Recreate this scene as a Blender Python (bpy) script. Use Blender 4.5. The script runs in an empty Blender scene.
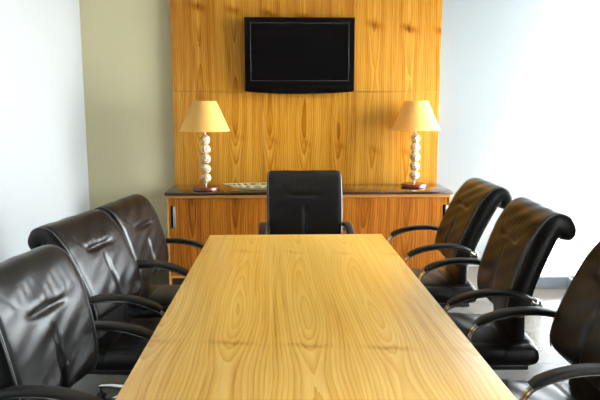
import bpy, bmesh, math, random
from mathutils import Vector, Matrix
random.seed(7)
D = bpy.data
COL = bpy.context.scene.collection
PI = math.pi

# ------------------------------------------------------------------ helpers
def smooth(me, angle=40):
    for p in me.polygons:
        p.use_smooth = True
    try:
        me.set_sharp_from_angle(angle=math.radians(angle))
    except Exception:
        pass

def link(name, bm, mat, parent=None, angle=40, recalc=True):
    if recalc:
        bmesh.ops.recalc_face_normals(bm, faces=bm.faces)
    me = D.meshes.new(name)
    bm.to_mesh(me); bm.free()
    me.materials.append(mat)
    smooth(me, angle)
    o = D.objects.new(name, me)
    COL.objects.link(o)
    if parent:
        o.parent = parent
    return o

def empty(name, loc=(0, 0, 0), rz=0.0):
    o = D.objects.new(name, None)
    o.empty_display_size = 0.1
    COL.objects.link(o)
    o.location = loc
    o.rotation_euler = (0, 0, rz)
    return o

def tag(o, label=None, cat=None, group=None, kind=None):
    if label: o['label'] = label
    if cat: o['category'] = cat
    if group: o['group'] = group
    if kind: o['kind'] = kind
    return o

def box(bm, x0, x1, y0, y1, z0, z1, bevel=0.0, seg=2):
    b = bmesh.new()
    vs = [b.verts.new((x, y, z)) for z in (z0, z1) for y in (y0, y1) for x in (x0, x1)]
    for f in ((0, 2, 3, 1), (4, 5, 7, 6), (0, 1, 5, 4), (2, 6, 7, 3), (0, 4, 6, 2), (1, 3, 7, 5)):
        b.faces.new([vs[i] for i in f])
    if bevel > 0:
        bmesh.ops.bevel(b, geom=b.edges[:], offset=bevel, segments=seg, profile=0.5, affect='EDGES')
    merge(bm, b)

def merge(bm, b, M=None):
    if M is not None:
        bmesh.ops.transform(b, matrix=M, verts=b.verts[:])
    me = D.meshes.new('tmp'); b.to_mesh(me); b.free()
    bm.from_mesh(me); D.meshes.remove(me)

def lathe(bm, prof, cx=0, cy=0, seg=40, caps=True):
    """prof: list of (r, z) from bottom to top"""
    rings = []
    for r, z in prof:
        if r < 1e-6:
            rings.append([bm.verts.new((cx, cy, z))])
        else:
            rings.append([bm.verts.new((cx + r * math.cos(2 * PI * k / seg), cy + r * math.sin(2 * PI * k / seg), z)) for k in range(seg)])
    for a, b in zip(rings, rings[1:]):
        if len(a) == 1 and len(b) == 1:
            continue
        for k in range(seg):
            k2 = (k + 1) % seg
            if len(a) == 1:
                bm.faces.new((a[0], b[k], b[k2]))
            elif len(b) == 1:
                bm.faces.new((a[k], a[k2], b[0]))
            else:
                bm.faces.new((a[k], a[k2], b[k2], b[k]))
    if caps:
        if len(rings[0]) > 2: bm.faces.new(rings[0][::-1])
        if len(rings[-1]) > 2: bm.faces.new(rings[-1])

def catmull(pts, n):
    P = [Vector(p) for p in pts]
    P = [P[0] * 2 - P[1]] + P + [P[-1] * 2 - P[-2]]
    out = []
    for i in range(1, len(P) - 2):
        for k in range(n):
            t = k / n
            a, b, c, d = P[i - 1], P[i], P[i + 1], P[i + 2]
            out.append(0.5 * ((2 * b) + (c - a) * t + (2 * a - 5 * b + 4 * c - d) * t * t + (3 * b - a - 3 * c + d) * t ** 3))
    out.append(P[-2])
    return out

def resample(pts, n):
    L = [0.0]
    for a, b in zip(pts, pts[1:]):
        L.append(L[-1] + (b - a).length)
    out, j = [], 0
    for k in range(n):
        s = L[-1] * k / (n - 1)
        while j < len(L) - 2 and L[j + 1] < s: j += 1
        t = (s - L[j]) / max(1e-9, L[j + 1] - L[j])
        out.append(pts[j].lerp(pts[j + 1], min(1, max(0, t))))
    return out, L[-1]

def tube(bm, pts, r, seg=10, sx=1.0, sy=1.0, side=None, n=4.0, square=False):
    """sweep an (optionally flattened, squarish) section along pts"""
    N = len(pts)
    rr = r if isinstance(r, (list, tuple)) else [r] * N
    up = Vector(side) if side else None
    prev = None
    rings = []
    for i in range(N):
        t = (pts[min(i + 1, N - 1)] - pts[max(i - 1, 0)]).normalized()
        if up is not None:
            a = up - t * up.dot(t)
        elif prev is None:
            a = Vector((1, 0, 0)) if abs(t.x) < 0.9 else Vector((0, 1, 0))
            a = a - t * a.dot(t)
        else:
            a = prev - t * prev.dot(t)
        a.normalize(); prev = a
        b = t.cross(a)
        ring = []
        for k in range(seg):
            th = 2 * PI * k / seg
            c, s = math.cos(th), math.sin(th)
            if square:
                c = math.copysign(abs(c) ** (2 / n), c); s = math.copysign(abs(s) ** (2 / n), s)
            ring.append(bm.verts.new(pts[i] + a * (c * rr[i] * sx) + b * (s * rr[i] * sy)))
        rings.append(ring)
    for a, b in zip(rings, rings[1:]):
        for k in range(seg):
            k2 = (k + 1) % seg
            bm.faces.new((a[k], a[k2], b[k2], b[k]))
    bm.faces.new(rings[0][::-1]); bm.faces.new(rings[-1])

def pad(bm, prof, hw, th, nst=56, nx=41, round_end=0.045, n=4.5, disp=None, up=Vector((0, 0, 1))):
    """thick upholstered sheet lofted along prof (list of (y, z)); hw(v), th(v) half sizes;
    disp(s, v, x) moves the front surface along its normal. Front = left of travel (y,z)->(-dz, dy) flipped so +."""
    pts, L = resample(catmull([(0, y, z) for y, z in prof], 14), nst)
    S = [math.sin(PI / 2 * (-1 + 2 * k / (nx - 1))) * 0.55 + 0.45 * (-1 + 2 * k / (nx - 1)) for k in range(nx)]
    rings = []
    for i in range(nst):
        t = (pts[min(i + 1, nst - 1)] - pts[max(i - 1, 0)]).normalized()
        nrm = Vector((0, t.z, -t.y))
        v = i / (nst - 1)
        d = min(v, 1 - v) * L
        k = 1.0
        w, h = hw(v), th(v)
        if d < round_end:
            k = math.sqrt(max(0.0, 1 - (1 - d / round_end) ** 2))
            w -= round_end * (1 - k) * 0.8
            h *= max(k, 0.05)
        ring = []
        for s in S:
            o = h * (max(0.0, 1 - abs(s) ** n)) ** (1 / n)
            if disp: o += disp(s, v, s * w) * k * (1 if abs(s) < 0.97 else 0)
            ring.append(bm.verts.new(pts[i] + Vector((s * w, 0, 0)) + nrm * o))
        for s in S[-2:0:-1]:
            o = -h * (max(0.0, 1 - abs(s) ** n)) ** (1 / n)
            ring.append(bm.verts.new(pts[i] + Vector((s * w, 0, 0)) + nrm * o))
        rings.append(ring)
    m = len(rings[0])
    for a, b in zip(rings, rings[1:]):
        for k in range(m):
            k2 = (k + 1) % m
            bm.faces.new((a[k], a[k2], b[k2], b[k]))
    bm.faces.new(rings[0][::-1]); bm.faces.new(rings[-1])
    return pts, L

# ------------------------------------------------------------------ materials
def srgb(r, g, b):
    f = lambda c: (c / 255) / 12.92 if c / 255 <= 0.04045 else ((c / 255 + 0.055) / 1.055) ** 2.4
    return (f(r), f(g), f(b), 1.0)

class NT:
    def __init__(self, name):
        self.m = D.materials.new(name); self.m.use_nodes = True
        self.t = self.m.node_tree
        self.p = self.t.nodes['Principled BSDF']
    def n(self, typ, **kw):
        nd = self.t.nodes.new(typ)
        for k, v in kw.items():
            if hasattr(nd, k): setattr(nd, k, v)
        return nd
    def l(self, a, b): self.t.links.new(a, b)
    def math(self, op, a, b=None, c=None):
        nd = self.n('ShaderNodeMath'); nd.operation = op
        for i, x in enumerate((a, b, c)):
            if x is None: continue
            if isinstance(x, (int, float)): nd.inputs[i].default_value = x
            else: self.l(x, nd.inputs[i])
        return nd.outputs[0]
    def ramp(self, fac, stops):
        nd = self.n('ShaderNodeValToRGB')
        e = nd.color_ramp.elements
        while len(e) < len(stops): e.new(0.5)
        for k, (p, c) in enumerate(stops):
            e[k].position = p; e[k].color = c
        self.l(fac, nd.inputs[0])
        return nd.outputs[0]
    def mixc(self, fac, a, b, mode='MIX'):
        nd = self.n('ShaderNodeMix'); nd.data_type = 'RGBA'; nd.blend_type = mode
        for sock, x in ((nd.inputs[0], fac), (nd.inputs[6], a), (nd.inputs[7], b)):
            if isinstance(x, (int, float, tuple)): sock.default_value = x
            else: self.l(x, sock)
        return nd.outputs[2]
    def vec(self, x, y, z):
        nd = self.n('ShaderNodeCombineXYZ')
        for i, q in enumerate((x, y, z)):
            if isinstance(q, (int, float)): nd.inputs[i].default_value = q
            else: self.l(q, nd.inputs[i])
        return nd.outputs[0]
    def noise(self, v, scale=5, detail=3, rough=0.5, dim='3D', dist=0.0):
        nd = self.n('ShaderNodeTexNoise'); nd.noise_dimensions = dim
        nd.inputs['Scale'].default_value = scale
        nd.inputs['Detail'].default_value = detail
        nd.inputs['Roughness'].default_value = rough
        nd.inputs['Distortion'].default_value = dist
        if v is not None: self.l(v, nd.inputs['Vector'])
        return nd.outputs[0]
    def bump(self, h, strength=0.2, dist=0.01):
        nd = self.n('ShaderNodeBump')
        nd.inputs['Strength'].default_value = strength
        nd.inputs['Distance'].default_value = dist
        self.l(h, nd.inputs['Height']); self.l(nd.outputs[0], self.p.inputs['Normal'])

def simple(name, col, rough=0.5, metal=0.0, spec=0.5, coat=0.0, nz=None, bump=None):
    k = NT(name)
    k.p.inputs['Base Color'].default_value = col
    k.p.inputs['Roughness'].default_value = rough
    k.p.inputs['Metallic'].default_value = metal
    k.p.inputs['Specular IOR Level'].default_value = spec
    k.p.inputs['Coat Weight'].default_value = coat
    tc = k.n('ShaderNodeTexCoord')
    if nz:
        f = k.noise(tc.outputs['Object'], nz[0], 4)
        d = tuple(c * (1 - nz[1]) for c in col[:3]) + (1,)
        k.l(k.ramp(f, [(0.3, d), (0.7, col)]), k.p.inputs['Base Color'])
    if bump:
        k.bump(k.noise(tc.outputs['Object'], bump[0], 4), bump[1], 0.002)
    return k.m

def wood(name, across, along, lw, off, dark, mid, light, spacing=0.011, hfreq=0.8, hamp=0.14, rough=0.35, coat=0.0,
         knots=None, seam=0.0, fibre=0.5, ringmix=0.6, seed=0.0, hoff=0.5, spec=0.4, leaftone=0.0, coatrough=0.28):
    """slip-matched flat-sawn veneer: leaves lw wide side by side; growth rings cut as cathedrals"""
    k = NT(name)
    tc = k.n('ShaderNodeTexCoord')
    sp = k.n('ShaderNodeSeparateXYZ'); k.l(tc.outputs['Object'], sp.inputs[0])
    a, g = sp.outputs[across], sp.outputs[along]
    q = k.math('ADD', k.math('DIVIDE', a, lw), off)
    leaf = k.math('FLOOR', q)
    fr = k.math('FRACT', q)
    u = k.math('MULTIPLY', k.math('SUBTRACT', fr, 0.5), lw)
    gs = k.math('ADD', g, k.math('MULTIPLY', leaf, 0.03))            # each leaf slips a little
    # slow waver of the pith line
    wv = k.noise(k.vec(k.math('MULTIPLY', u, 2.0), k.math('MULTIPLY', gs, 0.8), k.math('ADD', k.math('MULTIPLY', leaf, 0.05), seed)), 1.0, 2)
    u2 = k.math('ADD', u, k.math('MULTIPLY', k.math('SUBTRACT', wv, 0.5), lw * 0.30))
    hn = k.noise(k.vec(0.0, k.math('MULTIPLY', gs, hfreq), k.math('ADD', k.math('MULTIPLY', leaf, 0.04), seed + 3.3)), 1.0, 1)
    h = k.math('MULTIPLY', k.math('SUBTRACT', hn, hoff), hamp * 4)
    r = k.math('SQRT', k.math('ADD', k.math('MULTIPLY', u2, u2), k.math('MULTIPLY', h, h)))
    jit = k.noise(k.vec(k.math('MULTIPLY', a, 30.0), k.math('MULTIPLY', g, 5.0), seed), 1.0, 3)
    r = k.math('ADD', r, k.math('MULTIPLY', jit, spacing * 0.5))
    ph = k.math('FRACT', k.math('DIVIDE', r, spacing))
    ring = k.math('POWER', ph, 2.2)                                    # slow early wood, sharp late-wood line
    vary = k.noise(k.vec(k.math('MULTIPLY', r, 28.0), k.math('MULTIPLY', g, 0.5), seed + 9), 1.0, 2)
    fib = k.noise(k.vec(k.math('MULTIPLY', a, 260.0), k.math('MULTIPLY', g, 7.0), seed), 1.0, 3, 0.6)
    fib2 = k.noise(k.vec(k.math('MULTIPLY', a, 40.0), k.math('MULTIPLY', g, 1.1), seed + 5), 1.0, 2, 0.5)
    f = k.math('MULTIPLY', ring, ringmix)
    f = k.math('ADD', f, k.math('MULTIPLY', k.math('SUBTRACT', vary, 0.5), 0.9))
    f = k.math('ADD', f, k.math('MULTIPLY', k.math('SUBTRACT', fib, 0.5), fibre))
    f = k.math('ADD', f, k.math('MULTIPLY', k.math('SUBTRACT', fib2, 0.5), 0.75))
    if knots:                                                         # curl marks crossing each leaf
        for (gp, up, amp, wg, wu) in knots:
            dg = k.math('DIVIDE', k.math('SUBTRACT', k.math('ADD', gs, k.math('MULTIPLY', jit, 0.05)), gp + 0.025), wg)
            du = k.math('DIVIDE', k.math('SUBTRACT', u, up), wu)
            # slanting mark
            dg = k.math('ADD', dg, k.math('MULTIPLY', du, 0.5))
            e = k.math('EXPONENT', k.math('MULTIPLY', k.math('ADD', k.math('MULTIPLY', dg, dg), k.math('MULTIPLY', du, du)), -1.0))
            lv = k.noise(k.vec(k.math('MULTIPLY', leaf, 3.7), gp, seed), 1.0, 0)
            f = k.math('ADD', f, k.math('MULTIPLY', k.math('MULTIPLY', e, lv), amp * 2))
    lt = k.n('ShaderNodeTexWhiteNoise'); lt.noise_dimensions = '1D'; k.l(k.math('ADD', leaf, seed + 0.5), lt.inputs['W'])
    f = k.math('ADD', f, k.math('MULTIPLY', k.math('SUBTRACT', lt.outputs['Value'], 0.5), leaftone))
    c = k.ramp(k.math('ADD', k.math('MULTIPLY', f, 0.8), 0.16), [(0.0, light), (0.42, mid), (1.0, dark)])
    if seam > 0:
        e1 = k.math('MINIMUM', fr, k.math('SUBTRACT', 1.0, fr))
        s = k.math('LESS_THAN', e1, seam / lw)
        c = k.mixc(k.math('MULTIPLY', s, 0.45), c, dark)
    k.l(c, k.p.inputs['Base Color'])
    k.p.inputs['Roughness'].default_value = rough
    k.p.inputs['Specular IOR Level'].default_value = spec
    k.p.inputs['Coat Weight'].default_value = coat
    k.p.inputs['Coat Roughness'].default_value = coatrough
    k.bump(k.math('ADD', ring, fib), 0.06 if rough > 0.15 else 0.01, 0.001)
    return k.m

def leather_mat():
    k = NT('black_leather')
    tc = k.n('ShaderNodeTexCoord')
    v = k.n('ShaderNodeTexVoronoi'); v.inputs['Scale'].default_value = 330
    k.l(tc.outputs['Object'], v.inputs['Vector'])
    mp = k.n('ShaderNodeMapping'); mp.inputs['Scale'].default_value = (26, 9, 9)
    k.l(tc.outputs['Object'], mp.inputs[0])
    w = k.noise(mp.outputs[0], 1.0, 5, 0.6, dist=0.8)
    big = k.noise(tc.outputs['Object'], 9.0, 3, 0.5)
    h = k.math('ADD', k.math('MULTIPLY', v.outputs['Distance'], 0.12), k.math('MULTIPLY', w, 0.8))
    h = k.math('ADD', h, k.math('MULTIPLY', big, 1.6))
    k.bump(h, 0.06, 0.004)
    k.p.inputs['Base Color'].default_value = (0.005, 0.0042, 0.004, 1)
    k.l(k.math('ADD', k.math('MULTIPLY', w, 0.16), LEATHER_ROUGH), k.p.inputs['Roughness'])
    k.p.inputs['Specular IOR Level'].default_value = 0.36
    return k.m

LEATHER_ROUGH = 0.24
M = {}
M['leather'] = leather_mat()
M['piping'] = simple('leather_piping', (0.09, 0.09, 0.095, 1), 0.35, bump=(200, 0.1))
M['blackplastic'] = simple('arm_rubber', (0.012, 0.011, 0.010, 1), 0.42, bump=(350, 0.15))
M['chrome'] = simple('polished_chrome', (0.75, 0.74, 0.72, 1), 0.16, metal=1.0, nz=(20, 0.05))
M['steel'] = simple('brushed_steel', (0.72, 0.71, 0.68, 1), 0.35, metal=0.9, nz=(60, 0.08))
M['table'] = wood('table_veneer', 0, 1, 0.268, 0.13, srgb(140, 78, 6), srgb(232, 170, 56), srgb(250, 208, 112), spacing=0.013,
                  hfreq=0.9, hamp=0.05, hoff=0.36, rough=0.30, coat=0.35, seed=2.0, fibre=0.45, ringmix=0.42, leaftone=0.10,
                  knots=[(2.06, 0.0, 0.40, 0.02, 0.07), (3.40, -0.02, 0.3, 0.04, 0.05)], spec=0.5)
M['panel'] = wood('panel_veneer', 0, 2, 0.31, 0.72, srgb(98, 52, 6), srgb(156, 98, 18), srgb(192, 138, 48), spacing=0.015,
                  hfreq=0.9, hamp=0.05, hoff=0.36, rough=0.24, spec=0.4, coat=0.0, seed=6.0, fibre=0.7, ringmix=0.48, seam=0.0012, leaftone=0.25,
                  knots=[(2.40, 0.0, 0.5, 0.03, 0.06), (1.30, 0.02, 0.25, 0.03, 0.05)])
M['cabinet'] = wood('cabinet_veneer', 0, 2, 0.36, 0.2, srgb(56, 20, 2), srgb(118, 58, 8), srgb(176, 108, 32), spacing=0.02,
                    hfreq=0.5, hamp=0.1, spec=0.25, rough=0.3, seed=11.0, fibre=0.8, ringmix=0.35)
M['cabinet_edge'] = wood('cabinet_edge_veneer', 2, 0, 0.3, 0.2, srgb(150, 92, 36), srgb(190, 130, 60), srgb(208, 154, 84), rough=0.4, seed=4.0)
M['darkwood'] = wood('dark_stained_top', 1, 0, 0.3, 0.1, srgb(26, 14, 10), srgb(48, 27, 18), srgb(66, 38, 26), rough=0.10, seed=13.0, spec=0.6, coat=0.6, coatrough=0.05)
M['tableleg'] = wood('table_leg_veneer', 0, 2, 0.3, 0.1, srgb(120, 70, 20), srgb(170, 112, 40), srgb(190, 136, 62), seed=15.0)
M['lampbase'] = simple('red_brown_lacquered_wood', srgb(112, 48, 30), 0.25, nz=(40, 0.35), coat=0.3)
M['tvblack'] = simple('gloss_black_plastic', (0.004, 0.003, 0.003, 1), 0.18, spec=0.25, nz=(8, 0.2))
M['tvscreen'] = simple('dark_screen_glass', (0.004, 0.0035, 0.0035, 1), 0.12, nz=(5, 0.2), spec=0.2)
M['tvtrim'] = simple('screen_edge_trim', (0.025, 0.025, 0.024, 1), 0.25, nz=(8, 0.2))
M['white_wall'] = simple('white_wall_paint', srgb(172, 175, 175), 0.7, nz=(1.5, 0.02), bump=(120, 0.04))
M['pale_wall'] = simple('pale_grey_wall_paint', srgb(130, 135, 138), 0.7, nz=(1.5, 0.02), bump=(120, 0.04))
M['olive_wall'] = simple('olive_beige_wall_paint', srgb(196, 188, 152), 0.7, nz=(1.5, 0.03), bump=(120, 0.04))
M['dark_wall'] = simple('dark_brown_wall_paint', srgb(64, 54, 44), 0.7, nz=(1.5, 0.03))
M['ceiling'] = simple('ceiling_paint', srgb(172, 172, 168), 0.8, nz=(2, 0.02))
M['frame'] = simple('window_frame_paint', srgb(205, 210, 214), 0.4, nz=(6, 0.04))
M['greybox'] = simple('grey_painted_panel', srgb(92, 98, 106), 0.5, nz=(8, 0.06))
M['whitelid'] = simple('white_painted_lid', srgb(236, 238, 240), 0.45, nz=(8, 0.03))
M['dish'] = simple('pale_celadon_ceramic', srgb(206, 200, 164), 0.3, nz=(14, 0.12))
M['terrace'] = simple('terrace_paving', srgb(160, 158, 152), 0.8, nz=(3, 0.06))

def floor_mat():
    k = NT('polished_floor_tiles')
    tc = k.n('ShaderNodeTexCoord')
    b = k.n('ShaderNodeTexBrick')
    b.offset = 0.0
    b.inputs['Scale'].default_value = 1.0
    b.inputs['Brick Width'].default_value = 0.6
    b.inputs['Row Height'].default_value = 0.6
    b.inputs['Mortar Size'].default_value = 0.003
    b.inputs['Color1'].default_value = srgb(66, 62, 56)
    b.inputs['Color2'].default_value = srgb(62, 58, 53)
    b.inputs['Mortar'].default_value = srgb(50, 49, 47)
    k.l(tc.outputs['Object'], b.inputs['Vector'])
    n = k.noise(tc.outputs['Object'], 3.0, 5, 0.6)
    k.l(k.mixc(0.12, b.outputs['Color'], k.ramp(n, [(0.35, srgb(66, 64, 62)), (0.65, srgb(112, 110, 106))])), k.p.inputs['Base Color'])
    k.p.inputs['Roughness'].default_value = 0.16
    k.p.inputs['Specular IOR Level'].default_value = 0.25
    return k.m
M['floor'] = floor_mat()

def mosaic_mat():
    k = NT('silvery_shell_mosaic')
    tc = k.n('ShaderNodeTexCoord')
    v = k.n('ShaderNodeTexVoronoi'); v.feature = 'DISTANCE_TO_EDGE'; v.inputs['Scale'].default_value = 58
    k.l(tc.outputs['Object'], v.inputs['Vector'])
    v2 = k.n('ShaderNodeTexVoronoi'); v2.inputs['Scale'].default_value = 58
    k.l(tc.outputs['Object'], v2.inputs['Vector'])
    joint = k.ramp(v.outputs['Distance'], [(0.04, (0, 0, 0, 1)), (0.13, (1, 1, 1, 1))])
    sp = k.n('ShaderNodeSeparateColor'); k.l(v2.outputs['Color'], sp.inputs[0])
    piece = k.ramp(sp.outputs[0], [(0.0, srgb(190, 160, 108)), (0.5, srgb(228, 212, 174)), (1.0, srgb(246, 238, 216))])
    k.l(k.mixc(joint, srgb(150, 112, 62), piece), k.p.inputs['Base Color'])
    k.p.inputs['Roughness'].default_value = 0.25
    k.bump(joint, 0.5, 0.003)
    return k.m
M['mosaic'] = mosaic_mat()

def shade_mat():
    k = NT('tan_lampshade_fabric')
    tc = k.n('ShaderNodeTexCoord')
    mp = k.n('ShaderNodeMapping'); mp.inputs['Scale'].default_value = (1, 1, 6)
    k.l(tc.outputs['Object'], mp.inputs[0])
    n = k.noise(mp.outputs[0], 60, 3)
    c = k.ramp(n, [(0.3, srgb(234, 184, 92)), (0.7, srgb(244, 204, 116))])
    k.l(c, k.p.inputs['Base Color'])
    k.p.inputs['Roughness'].default_value = 0.8
    tr = k.n('ShaderNodeBsdfTranslucent'); k.l(c, tr.inputs[0])
    mx = k.n('ShaderNodeMixShader'); mx.inputs[0].default_value = 0.3
    k.l(k.p.outputs[0], mx.inputs[1]); k.l(tr.outputs[0], mx.inputs[2])
    k.l(mx.outputs[0], k.t.nodes['Material Output'].inputs[0])
    return k.m
M['shade'] = shade_mat()

def glass_mat():
    k = NT('clear_window_glass')
    tp = k.n('ShaderNodeBsdfTransparent'); tp.inputs[0].default_value = (0.97, 0.98, 0.98, 1)
    gl = k.n('ShaderNodeBsdfGlossy'); gl.inputs['Roughness'].default_value = 0.02
    lw = k.n('ShaderNodeFresnel'); lw.inputs[0].default_value = 1.45
    mx = k.n('ShaderNodeMixShader')
    k.l(k.math('MULTIPLY', lw.outputs[0], 0.8), mx.inputs[0])
    k.l(tp.outputs[0], mx.inputs[1]); k.l(gl.outputs[0], mx.inputs[2])
    k.l(mx.outputs[0], k.t.nodes['Material Output'].inputs[0])
    return k.m
M['glass'] = glass_mat()

# ------------------------------------------------------------------ room
XL, XR, YN, YB, ZC = -1.745, 2.45, -1.6, 5.87, 2.95
WT = 0.15
def struct(name, boxes, mat, label=None):
    bm = bmesh.new()
    for b in boxes: box(bm, *b)
    o = link(name, bm, mat)
    tag(o, label, None, None, 'structure')
    return o
struct('floor', [(XL - WT, XR + WT, YN - WT, YB + WT, -0.12, 0)], M['floor'], 'polished dark grey tiled floor')
struct('ceiling', [(XL - WT, XR + WT, YN - WT, YB + WT, ZC, ZC + 0.12)], M['ceiling'], 'plain white ceiling')
struct('wall_left', [(XL - WT, XL, YN - WT, YB + WT, 0, ZC)], M['white_wall'], 'white painted side wall')
struct('wall_back_left', [(XL, 0.2, YB, YB + WT, 0, ZC)], M['olive_wall'], 'olive beige back wall beside the wood panelling')
struct('wall_back_right', [(0.2, XR, YB, YB + WT, 0, ZC)], M['pale_wall'], 'pale grey back wall by the window')
struct('wall_near', [(XL, XR + WT, YN - WT, YN, 0, ZC)], M['dark_wall'], 'dark brown wall opposite the panelling')
WY0, WY1, WZ0, WZ1 = -0.2, 6.02, 0.075, 2.75
struct('wall_right', [(XR, XR + WT, YN, WY0, 0, ZC), (XR, XR + WT, WY1, WY1 + 0.1, 0, ZC),
                      (XR, XR + WT, 1.0, 3.5, WZ0, WZ1), (XR, XR + WT, WY0, WY1, 0, WZ0), (XR, XR + WT, WY0, WY1, WZ1, ZC)], M['white_wall'], 'white wall around the wide window')
# window: frame + glass per bay
bays = [(-0.2, 1.0), (3.5, 4.52), (4.52, 6.02)]
for i in range(3):
    a, b = bays[i]
    bm = bmesh.new()
    t = 0.028
    x0, x1 = XR + 0.02, XR + 0.07
    box(bm, x0, x1, a, a + t, WZ0, WZ1); box(bm, x0, x1, b - t, b, WZ0, WZ1)
    box(bm, x0, x1, a + t, b - t, WZ0, WZ0 + t); box(bm, x0, x1, a + t, b - t, WZ1 - t, WZ1)
    w = link('window_%d' % (i + 1), bm, M['frame'])
    tag(w, 'tall window bay with slim pale frame', None, None, 'structure')
    bm = bmesh.new()
    box(bm, XR + 0.042, XR + 0.048, a + t, b - t, WZ0 + t, WZ1 - t)
    link('window_pane', bm, M['glass'], w)
struct('terrace', [(XR + WT, 14, -8, 20, -0.25, -0.1)], M['terrace'], 'paving outside the window')

# ------------------------------------------------------------------ veneered wall panelling
PX0, PX1, PY0, PY1 = -0.947, 1.447, 5.80, YB
pan = tag(empty('wall_panelling', (PX0, PY1, 0)), 'honey brown veneered panelling covering the middle of the back wall', 'wall panel', None, 'structure')
rows = [(0.0, 0.72), (0.72, 1.637), (1.637, 2.55), (2.55, ZC)]
cols = [PX0, PX0 + 0.80, PX0 + 1.60, PX1]
for (z0, z1) in rows:
    for c0, c1 in zip(cols, cols[1:]):
        bm = bmesh.new()
        g = 0.0012
        box(bm, c0 + g - PX0, c1 - g - PX0, PY0 - PY1, -0.0005, z0 + g, z1 - g, 0.0015, 1)
        link('veneer_board', bm, M['panel'], pan)

# ------------------------------------------------------------------ cabinet
CX0, CX1, CY0, CY1 = -0.94, 1.445, 5.30, 5.795
cab = tag(empty('credenza', ((CX0 + CX1) / 2, (CY0 + CY1) / 2, 0)), 'long low wooden cabinet with dark top under the television', 'cabinet')
def rel(o, root):
    """shift the mesh so that world-space coordinates stay put under an unrotated root"""
    o.data.transform(Matrix.Translation(-Vector(root.location)))
    return o
bm = bmesh.new()
box(bm, CX0, CX0 + 0.012, CY0, CY1, 0.0, 0.782, 0.001, 1); box(bm, CX1 - 0.012, CX1, CY0, CY1, 0.0, 0.782, 0.001, 1)
box(bm, CX0 + 0.012, CX1 - 0.012, CY0, CY1, 0.070, 0.088, 0.001, 1); box(bm, CX0 + 0.012, CX1 - 0.012, CY1 - 0.012, CY1, 0.088, 0.757)
box(bm, CX0 + 0.012, CX1 - 0.012, CY0, CY1 - 0.012, 0.757, 0.782, 0.001, 1)
rel(link('carcass', bm, M['cabinet_edge'], cab), cab)
bm = bmesh.new(); box(bm, CX0 + 0.02, CX1 - 0.02, CY0 + 0.05, CY0 + 0.07, 0, 0.0695)
rel(link('plinth', bm, M['darkwood'], cab), cab)
bm = bmesh.new(); box(bm, CX0 - 0.012, CX1 + 0.012, CY0 - 0.03, CY1, 0.783, 0.807, 0.002, 2)
rel(link('cabinet_top', bm, M['darkwood'], cab), cab)
xm = 0.24
for side, (a, b) in enumerate(((CX0 + 0.014, xm - 0.002), (xm + 0.002, CX1 - 0.014))):
    bm = bmesh.new()
    # door with a recessed pocket beside the pull
    hx0 = a + 0.016 if side == 0 else b - 0.048
    hx1 = hx0 + 0.040
    z0, z1, zp0, zp1 = 0.089, 0.754, 0.500, 0.690
    yf, yb = CY0 + 0.004, CY0 + 0.024
    if side == 0:
        box(bm, a, hx0, yf, yb, z0, z1); box(bm, hx1, b, yf, yb, z0, z1)
    else:
        box(bm, a, hx0, yf, yb, z0, z1); box(bm, hx1, b, yf, yb, z0, z1)
    box(bm, hx0, hx1, yf, yb, z0, zp0); box(bm, hx0, hx1, yf, yb, zp1, z1)
    box(bm, hx0, hx1, yb - 0.004, yb, zp0, zp1)
    d = rel(link('door', bm, M['cabinet'], cab), cab)
    bm = bmesh.new(); box(bm, hx0, hx1, yb - 0.006, yb - 0.0045, zp0, zp1)
    rel(link('handle_recess', bm, M['tvblack'], d), cab)
    bm = bmesh.new()
    hb = hx1 - 0.020
    box(bm, hb, hb + 0.020, yf - 0.010, yb - 0.006, zp0 + 0.005, zp1 - 0.005, 0.002, 2)
    rel(link('handle', bm, M['steel'], d), cab)

# ------------------------------------------------------------------ television
TX0, TX1, TZ0, TZ1, TY = -0.298, 0.662, 1.640, 2.272, 5.70
tv = tag(empty('television', ((TX0 + TX1) / 2, PY0, TZ0)), 'black flat television mounted on the wood panelling', 'television')
TW = TX1 - TX0
def tv_outline(inset, n=24):
    """outline in x,z (world) with a bellied bottom edge"""
    x0, x1 = TX0 + inset, TX1 - inset
    pts = [(x0, TZ1 - inset), (x0, TZ0 + inset)]
    for k in range(1, n):
        t = k / n
        pts.append((x0 + (x1 - x0) * t, TZ0 + inset - 0.024 * math.sin(PI * t) ** 0.8))
    pts += [(x1, TZ0 + inset), (x1, TZ1 - inset)]
    return pts
bm = bmesh.new()
layers = []
for ins, y in ((0.004, TY), (0.0, TY + 0.005), (0.0, TY + 0.028), (0.03, TY + 0.055), (0.12, TY + 0.075)):
    layers.append([bm.verts.new((x, y, z)) for x, z in tv_outline(ins)])
for a, b in zip(layers, layers[1:]):
    for k in range(len(a)):
        k2 = (k + 1) % len(a); bm.faces.new((a[k], a[k2], b[k2], b[k]))
bm.faces.new(layers[0]); bm.faces.new(layers[-1][::-1])
rel(link('casing', bm, M['tvblack'], tv), tv)
sx0, sx1, sz0, sz1 = TX0 + 0.056, TX1 - 0.056, TZ0 + 0.095, TZ1 - 0.052
bm = bmesh.new(); box(bm, sx0, sx1, TY - 0.003, TY + 0.002, sz0, sz1)
scr = rel(link('screen', bm, M['tvscreen'], tv), tv)
bm = bmesh.new()
e = 0.006
box(bm, sx0 - e, sx0, TY - 0.006, TY + 0.002, sz0 - e, sz1 + e, 0.001, 1); box(bm, sx1, sx1 + e, TY - 0.006, TY + 0.002, sz0 - e, sz1 + e, 0.001, 1)
box(bm, sx0, sx1, TY - 0.006, TY + 0.002, sz0 - e, sz0, 0.001, 1); box(bm, sx0, sx1, TY - 0.006, TY + 0.002, sz1, sz1 + e, 0.001, 1)
rel(link('screen_surround', bm, M['tvtrim'], tv), tv)
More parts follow.
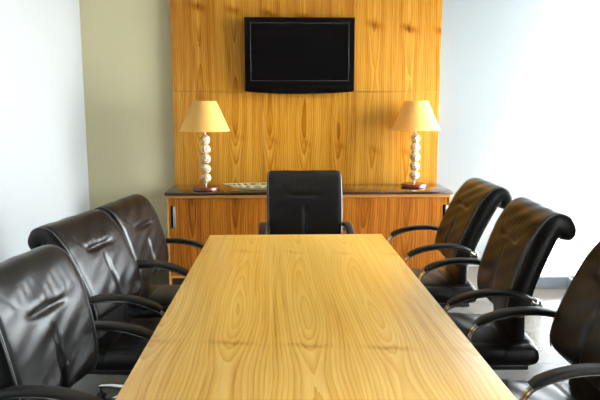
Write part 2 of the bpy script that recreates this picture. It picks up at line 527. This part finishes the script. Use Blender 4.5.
bm = bmesh.new(); box(bm, TX0 + 0.03, TX1 - 0.03, TY - 0.004, TY + 0.002, TZ0 + 0.015, TZ0 + 0.045, 0.001, 1)
rel(link('speaker_bar', bm, M['tvblack'], tv), tv)
bm = bmesh.new(); box(bm, 0.05, 0.32, TY + 0.07, PY0 - 0.0002, 1.80, 2.10, 0.003, 1)
rel(link('wall_bracket', bm, M['blackplastic'], tv), tv)

# ------------------------------------------------------------------ table lamps
def lamp(x, y, label, size):
    z0 = 0.808
    root = tag(empty('table_lamp', (x, y, z0)), label, 'lamp', 'pair of table lamps on the cabinet')
    bm = bmesh.new(); lathe(bm, [(0.112, 0), (0.118, 0.004), (0.118, 0.024), (0.113, 0.030), (0.03, 0.034)], seg=48)
    link('base', bm, M['lampbase'], root)
    bm = bmesh.new(); lathe(bm, [(0.0065, 0.03), (0.0065, 0.56)], seg=12)
    for k in range(6):
        zz = 0.062 + 0.0845 * k
        lathe(bm, [(0.012, zz - 0.004), (0.016, zz), (0.012, zz + 0.004)], seg=16)
    rod = link('rod', bm, M['steel'], root)
    for k in range(5):
        zc = 0.104 + 0.0845 * k
        bm = bmesh.new()
        bmesh.ops.create_uvsphere(bm, u_segments=28, v_segments=18, radius=0.0455)
        bmesh.ops.transform(bm, matrix=Matrix.Diagonal((1.04, 1.04, 0.93, 1)), verts=bm.verts[:])
        b = link('ball', bm, M['mosaic'], root, angle=180); b.location = (0, 0, zc); b.rotation_euler = (0.3 * k, 0.5 * k, k)
    bm = bmesh.new()
    zb, zt = 0.519, 0.776
    rb, rt = 0.217, 0.104
    lathe(bm, [(rb, zb), (rt, zt), (rt - 0.002, zt), (rb - 0.002, zb), (rb, zb)], seg=64, caps=False)
    bmesh.ops.remove_doubles(bm, verts=bm.verts[:], dist=1e-5)
    sh = link('lamp_shade', bm, M['shade'], root)
    bm = bmesh.new()
    for r_, z_ in ((rb, zb + 0.003), (rt, zt - 0.003)):
        bm = bmesh.new()
        lathe(bm, [(r_ - 0.003, z_ - 0.004), (r_ + 0.0015, z_ - 0.004), (r_ + 0.0015, z_ + 0.004), (r_ - 0.003, z_ + 0.004), (r_ - 0.003, z_ - 0.004)], seg=64, caps=False)
        bmesh.ops.remove_doubles(bm, verts=bm.verts[:], dist=1e-5)
        link('shade_trim', bm, M['shade'], sh)
    bm = bmesh.new()
    for k in range(3):
        th = 2 * PI * k / 3
        tube(bm, [Vector((0.006 * math.cos(th), 0.006 * math.sin(th), zt - 0.02)), Vector(((rt - 0.001) * math.cos(th), (rt - 0.001) * math.sin(th), zt - 0.006))], 0.002, 6)
    lathe(bm, [(0.006, 0.55), (0.006, zt - 0.012), (0.010, zt - 0.01), (0.010, zt)], seg=12)
    link('shade_carrier', bm, M['steel'], sh)
    bm = bmesh.new(); lathe(bm, [(0.016, 0.545), (0.018, 0.60), (0.026, 0.63), (0.032, 0.665), (0.022, 0.695), (0.0, 0.705)], seg=20)
    link('bulb', bm, M['whitelid'], root)
    root.scale = (size, size, size)
    return root
lamp(-0.625, 5.44, 'table lamp with tan shade and stacked pale balls, beside the olive wall', 0.963)
lamp(1.192, 5.58, 'table lamp with tan shade and stacked pale balls, at the window end of the cabinet', 0.965)

# ------------------------------------------------------------------ pierced dish on cabinet
dish = tag(empty('dish', (-0.185, 5.47, 0.808)), 'pale pierced dish with a pointed end on the cabinet', 'dish')
bm = bmesh.new()
NA, NR = 96, 7
def dish_pt(th, r, z):
    c, s = math.cos(th), math.sin(th)
    # pointed oval: tips at both x ends
    x = 0.30 * r * math.copysign(abs(c) ** 0.8, c)
    y = 0.125 * r * s * abs(s) ** 0.35
    return Vector((x, y, z + 0.020 * max(0, abs(c) - 0.6) * r ** 4))
prof = [(0.42, 0.001), (0.5, 0.002), (0.62, 0.012), (0.72, 0.020), (0.76, 0.024), (0.88, 0.036), (0.93, 0.038), (1.0, 0.040)]
rings = [[bm.verts.new(dish_pt(2 * PI * k / NA, r, z)) for k in range(NA)] for r, z in prof]
bm.faces.new(rings[0][::-1])
for j, (a, b) in enumerate(zip(rings, rings[1:])):
    for k in range(NA):
        if j == 4 and k % 4 in (1, 2): continue       # holes through the rim band
        k2 = (k + 1) % NA
        bm.faces.new((a[k], a[k2], b[k2], b[k]))
bmesh.ops.solidify(bm, geom=bm.faces[:], thickness=0.005)
o = link('bowl', bm, M['dish'], dish)
bm = bmesh.new()
lathe(bm, [(0.05, 0), (0.055, 0.0), (0.05, 0.004)], seg=32)
link('foot', bm, M['dish'], dish)

# ------------------------------------------------------------------ low box by the window
bx = tag(empty('floor_box', (2.2, 5.4, 0)), 'low grey box with a white lid on the floor by the window', 'box')
bm = bmesh.new(); box(bm, -0.21, 0.21, -0.28, 0.28, 0.0, 0.096, 0.002, 1)
link('box_body', bm, M['greybox'], bx)
bm = bmesh.new(); box(bm, -0.212, 0.212, -0.282, 0.282, 0.097, 0.113, 0.003, 2)
link('lid', bm, M['whitelid'], bx)
bx.location = (2.215, 5.41, 0)

# ------------------------------------------------------------------ conference table
TBX0, TBX1, TBY0, TBY1, TBZ = -0.459, 0.656, 1.25, 3.87, 0.745
tb = tag(empty('conference_table', ((TBX0 + TBX1) / 2, (TBY0 + TBY1) / 2, 0)), 'long honey coloured wooden conference table', 'table')
cx, cy = tb.location.x, tb.location.y
bm = bmesh.new(); box(bm, TBX0, TBX1, TBY0, TBY1, TBZ - 0.035, TBZ, 0.0025, 2)
for v in bm.verts:                                                   # the top narrows a little towards its far end
    t = (v.co.y - 1.68) / (TBY1 - 1.68)
    v.co.x += 0.031 * t if v.co.x < 0 else -0.024 * t
o = link('tabletop', bm, M['table'], tb); o.location = (-cx, -cy, 0)
bm = bmesh.new()
box(bm, TBX0 + 0.12, TBX1 - 0.12, TBY0 + 0.2, TBY0 + 0.225, 0.60, TBZ - 0.036); box(bm, TBX0 + 0.12, TBX1 - 0.12, TBY1 - 0.225, TBY1 - 0.2, 0.60, TBZ - 0.036)
box(bm, TBX0 + 0.12, TBX0 + 0.145, TBY0 + 0.225, TBY1 - 0.225, 0.60, TBZ - 0.036); box(bm, TBX1 - 0.145, TBX1 - 0.12, TBY0 + 0.225, TBY1 - 0.225, 0.60, TBZ - 0.036)
o = link('apron', bm, M['tableleg'], tb); o.location = (-cx, -cy, 0)
for yy in (TBY0 + 0.45, TBY1 - 0.45):
    bm = bmesh.new(); box(bm, TBX0 + 0.36, TBX1 - 0.36, yy - 0.04, yy + 0.04, 0.03, 0.709, 0.004, 2)
    box(bm, TBX0 + 0.30, TBX1 - 0.30, yy - 0.09, yy + 0.09, 0.0, 0.03, 0.004, 2)
    o = link('leg', bm, M['tableleg'], tb); o.location = (-cx, -cy, 0)

# ------------------------------------------------------------------ chairs
def gs(x, s): return math.exp(-(x / s) ** 2)
BACK = [(-0.118, 0.545), (-0.112, 0.61), (-0.128, 0.69), (-0.163, 0.79), (-0.206, 0.89), (-0.240, 0.95), (-0.266, 0.978), (-0.296, 0.985), (-0.318, 0.966), (-0.325, 0.935), (-0.318, 0.905)]
HWB = 0.266
ARM_X = 0.288
def build_chair(name, label, loc, facing, recline=0.0, lift=0.0, base_turn=0.0, s_seed=0, stretch=1.0, twist=0.0):
    """facing: heading of the chair front in degrees from +Y (clockwise negative)"""
    rnd = random.Random(s_seed)
    root = tag(empty(name, loc, math.radians(facing)), label, 'chair', 'executive chairs around the conference table')
    piv = Vector((0, -0.17, 0.46))
    Rm = Matrix.Translation(piv) @ Matrix.Rotation(-math.radians(recline), 4, 'X') @ Matrix.Translation(-piv)
    # recline > 0 tips the back away from the seat
    Rm = Matrix.Translation(Vector((0, 0, lift))) @ Matrix.Translation(piv) @ Matrix.Rotation(math.radians(recline), 4, 'X') @ Matrix.Translation(-piv)
    Rm = Matrix.Rotation(math.radians(twist), 4, 'Z') @ Rm @ Matrix.Translation((0, 0, 0.55)) @ Matrix.Diagonal((1, 1, stretch, 1)) @ Matrix.Translation((0, 0, -0.55))
    Lm = Matrix.Translation(Vector((0, 0, lift)))
    def put(nm, bm, mat, par=root, mtx=Lm, angle=50):
        bmesh.ops.transform(bm, matrix=mtx, verts=bm.verts[:])
        return link(nm, bm, mat, par, angle)
    # backrest --------------------------------------------------
    ph = rnd.random() * 6
    def hw(v):
        cr = lambda d, R_: R_ * (1 - math.sqrt(max(0, 1 - (1 - min(1, d * 0.62 / R_)) ** 2)))
        return HWB * (0.965 + 0.035 * math.sin(min(1, v * 1.6) * PI / 2)) - 0.012 * max(0, v - 0.75) / 0.25 - 0.6 * cr(v, 0.09) - 0.5 * cr(1 - v, 0.03)
    def th(v): return 0.058 - 0.018 * max(0, v - 0.62) / 0.38
    def dsp(s, v, x):
        d = -0.003 * (1 - s * s)                          # hollowed to the sitter's back
        d -= 0.003 * gs(abs(s) - 0.93, 0.02)                      # edge seam
        hz = gs(v - 0.555, 0.020) * (1 / (1 + math.exp((abs(x) - 0.105) / 0.012)))
        d -= 0.014 * hz
        d += 0.004 * gs(v - 0.61, 0.05) * gs(x, 0.13)
        d += 0.004 * gs(v - 0.47, 0.07) * gs(x, 0.15)
        vt = gs(x, 0.010) / (1 + math.exp((v - 0.42) / 0.03)) / (1 + math.exp((0.03 - v) / 0.02))
        d -= 0.010 * vt
        for sg in (-1, 1):                                        # pulled folds from the crease ends
            d -= 0.0025 * gs(x - sg * (0.105 + 0.55 * (v - 0.555)), 0.010) * (1 if v > 0.55 else 0) * max(0, 1 - (v - 0.555) / 0.22)
        d += 0.0010 * math.sin(34 * s * (1 + 0.2 * v) + ph) * gs(v - 0.66, 0.09) * gs(s, 0.6)
        d += 0.0018 * math.sin(40 * v + 9 * s + ph)* gs(s, 0.8)
        return d
    bm = bmesh.new()
    pts, L = pad(bm, BACK, hw, th, nst=72, nx=61, disp=dsp, round_end=0.05, n=9)
    back = put('backrest', bm, M['leather'], root, Rm, 60)
    for sg in (-1, 1):
        line = []
        for i in range(3, 63):
            t = (pts[i + 1] - pts[i - 1]).normalized(); nrm = Vector((0, t.z, -t.y)); v = i / 71
            line.append(pts[i] + Vector((sg * 0.955 * hw(v), 0, 0)) + nrm * (th(v) * (1 - 0.955 ** 9) ** (1 / 9) - 0.0012))
        bm = bmesh.new(); tube(bm, line, 0.0032, 6)
        put('piping', bm, M['piping'], back, Rm)
    # lower back support, narrower than the pad
    bm = bmesh.new()
    pad(bm, [(-0.13, 0.36), (-0.150, 0.42), (-0.150, 0.52), (-0.145, 0.62), (-0.165, 0.70)], lambda v: 0.185, lambda v: 0.030, nst=24, nx=25, round_end=0.03)
    put('back_support', bm, M['leather'], root, Lm if recline < 1 else Rm)
    # seat
    def sdsp(s, v, x):
        d = 0.014 * (1 - s * s) - 0.006 * gs(abs(s) - 0.80, 0.035) - 0.006 * gs(v - 0.70, 0.016)
        return d + 0.0015 * math.sin(26 * v + 5 * s + ph)
    bm = bmesh.new()
    # profile runs front -> back so that the crowned face is on top
    pad(bm, [(0.255, 0.315), (0.262, 0.350), (0.242, 0.384), (0.19, 0.394), (0.05, 0.382), (-0.12, 0.378), (-0.23, 0.388)], lambda v: 0.258, lambda v: 0.056 - 0.018 * max(0, 0.25 - v) / 0.25,
        nst=56, nx=45, disp=sdsp, round_end=0.04)
    put('seat', bm, M['leather'])
    bm = bmesh.new(); box(bm, -0.21, 0.21, -0.19, 0.20, 0.300, 0.330, 0.008, 2)
    put('seat_pan', bm, M['blackplastic'])
    bm = bmesh.new(); box(bm, -0.075, 0.075, -0.13, 0.12, 0.245, 0.299, 0.010, 2)
    mech = put('tilt_mechanism', bm, M['blackplastic'])
    bm = bmesh.new()
    tube(bm, resample(catmull([(0.07, 0.06, 0.283), (0.16, 0.07, 0.283), (0.225, 0.075, 0.281), (0.262, 0.09, 0.280), (0.272, 0.06, 0.280), (0.245, 0.045, 0.281), (0.225, 0.06, 0.281)], 8), 30)[0], 0.0042, 8)
    put('tilt_lever', bm, M['chrome'], mech)
    # arms
    for sg in (-1, 1):
        ax = sg * ARM_X
        path = [(-0.152, 0.672), (-0.11, 0.690), (-0.06, 0.702), (0.0, 0.706), (0.07, 0.702), (0.14, 0.687), (0.195, 0.665), (0.218, 0.650)]
        pp, _ = resample(catmull([(ax, y, z) for y, z in path], 8), 30)
        rr = [1.0 if 1 < i < 28 else 0.8 for i in range(30)]
        bm = bmesh.new(); tube(bm, pp, [q * 0.0265 for q in rr], 20, sx=1.0, sy=0.50, side=(1, 0, 0), square=True, n=3.0)
        arm = put('armrest', bm, M['blackplastic'], root, Lm, 60)
        bm = bmesh.new()
        for o_ in (-0.011, 0.011):
            fp = [(ax + o_ * 0.5, -0.175, 0.652), (ax + o_ * 0.8, -0.135, 0.672), (ax + o_, -0.06, 0.690), (ax + o_, 0.03, 0.692), (ax + o_, 0.12, 0.678), (ax + o_, 0.20, 0.648),
                  (ax + o_, 0.236, 0.612), (ax + o_, 0.238, 0.565), (ax * 1.0 + o_, 0.205, 0.45), (ax * 1.0 + o_, 0.145, 0.33), (ax * 0.85 + o_, 0.10, 0.292), (ax * 0.3 + o_, 0.07, 0.290)]
            fp = resample(catmull(fp, 8), 70)[0]
            tube(bm, fp, 0.0062, 8)
        put('arm_frame', bm, M['chrome'], arm)
        bm = bmesh.new()
        b = bmesh.new(); lathe(b, [(0.0, -0.024), (0.012, -0.024), (0.012, 0.0), (0.026, 0.0), (0.026, 0.010), (0.021, 0.015), (0.0, 0.016)], seg=28)
        merge(bm, b, Matrix.Translation((ax - sg * 0.012, -0.178, 0.648)) @ Matrix.Rotation(sg * PI / 2, 4, 'Y'))
        put('arm_bolt', bm, M['chrome'], arm)
    # base
    zb = lift
    bm = bmesh.new(); lathe(bm, [(0.028, 0.10), (0.028, 0.20), (0.020, 0.202), (0.020, 0.246 + lift)], seg=24)
    link('gas_column', bm, M['blackplastic'], root)
    bm = bmesh.new(); lathe(bm, [(0.040, 0.085), (0.045, 0.09), (0.043, 0.125), (0.032, 0.135)], seg=28)
    link('base_hub', bm, M['chrome'], root)
    for k in range(5):
        th_ = 2 * PI * k / 5 + math.radians(base_turn)
        c, s = math.cos(th_), math.sin(th_)
        pp = [Vector((c * r, s * r, z)) for r, z in ((0.035, 0.108), (0.10, 0.106), (0.18, 0.095), (0.245, 0.080), (0.258, 0.076))]
        bm = bmesh.new(); tube(bm, pp, [0.020, 0.019, 0.016, 0.014, 0.011], 12, sx=0.75, sy=1.05, side=(0, 0, 1), square=True, n=3)
        leg = link('base_leg', bm, M['chrome'], root)
        bm = bmesh.new()
        t = rnd.random() * 6.28
        X = Matrix.Translation((c * 0.25, s * 0.25, 0.0)) @ Matrix.Rotation(t, 4, 'Z')
        for sd in (-1, 1):
            b = bmesh.new(); lathe(b, [(0.0, -0.009), (0.022, -0.009), (0.027, -0.005), (0.027, 0.005), (0.022, 0.009), (0.0, 0.009)], seg=24)
            merge(bm, b, X @ Matrix.Translation((sd * 0.014, 0.018, 0.0275)) @ Matrix.Rotation(PI / 2, 4, 'Y'))
        b = bmesh.new(); lathe(b, [(0.006, 0.03), (0.006, 0.075)], seg=10); merge(bm, b, X)
        b = bmesh.new(); box(b, -0.012, 0.012, -0.006, 0.03, 0.022, 0.05, 0.003, 1); merge(bm, b, X)
        link('caster', bm, M['blackplastic'], leg)
    return root

LX, RX = -0.722, 0.985
build_chair('office_chair', 'black leather chair at the wall side of the table, nearest the camera', (LX, 2.145, 0), -95, -8, -0.015, 8, 1, 0.98, -7)
build_chair('office_chair', 'black leather chair at the wall side of the table, middle of three', (LX, 3.08, 0), -95, 4, -0.015, 30, 2, 0.97, -8)
build_chair('office_chair', 'black leather chair at the wall side of the table, nearest the cabinet', (LX + 0.02, 3.735, 0), -95, -5, -0.025, 66, 3, 0.93, -5)
build_chair('office_chair', 'black leather chair at the window side of the table, partly cut off by the frame', (RX + 0.035, 2.20, 0), 90, 5, 0.008, 12, 4, 1.05)
build_chair('office_chair', 'black leather chair at the window side of the table, middle of three', (RX, 3.03, 0), 88, -1, 0.008, 40, 5, 1.05)
build_chair('office_chair', 'black leather chair at the window side of the table, nearest the cabinet', (RX - 0.01, 3.95, 0), 90, 5, 0.008, 20, 6, 1.06)
build_chair('office_chair', 'black leather chair facing forward at the head of the table', (0.176, 4.27, 0), 180, -2, 0.02, 54, 7, 1.03)

# ------------------------------------------------------------------ light
W = D.worlds.new('bright_sky'); bpy.context.scene.world = W
W.use_nodes = True
bg = W.node_tree.nodes['Background']
bg.inputs[0].default_value = (0.90, 0.96, 1.0, 1); bg.inputs[1].default_value = 36.0
sl = D.lights.new('sun', 'SUN'); sl.energy = 90.0; sl.angle = math.radians(1.0); sl.color = (1.0, 0.97, 0.92)
so = D.objects.new('sun', sl); COL.objects.link(so)
so.location = (6, 3, 8)
so.rotation_euler = Vector((math.cos(math.radians(67)), -0.10, math.sin(math.radians(67)))).to_track_quat('Z', 'Y').to_euler()
for i in range(3):
    a, b = bays[i]
    ld = D.lights.new('window_portal', 'AREA'); ld.shape = 'RECTANGLE'
    ld.size, ld.size_y = WZ1 - WZ0, b - a
    ld.cycles.is_portal = True
    lo = D.objects.new('window_portal', ld); COL.objects.link(lo)
    lo.location = (XR + 0.10, (a + b) / 2, (WZ0 + WZ1) / 2)
    lo.rotation_euler = (0, PI / 2, 0)

# ------------------------------------------------------------------ camera
cam = D.cameras.new('camera'); co = D.objects.new('camera', cam); COL.objects.link(co)
cam.sensor_fit = 'HORIZONTAL'; cam.sensor_width = 36.0; cam.lens = 36.0 * 640 / 600
co.location = (0, 0, 1.565)
co.rotation_mode = 'XYZ'
co.rotation_euler = (PI / 2 - math.radians(8.8807), 0, -math.radians(1.8568))
cam.clip_start = 0.05
sc = bpy.context.scene
sc.camera = co
sc.view_settings.view_transform = 'Standard'
sc.view_settings.look = 'None'
sc.view_settings.exposure = -0.2
sc.view_settings.gamma = 1.0
sc.view_settings.use_curve_mapping = False
try:
    sc.cycles.use_denoising = True
    sc.cycles.max_bounces = 10
    sc.cycles.diffuse_bounces = 6
except Exception:
    pass
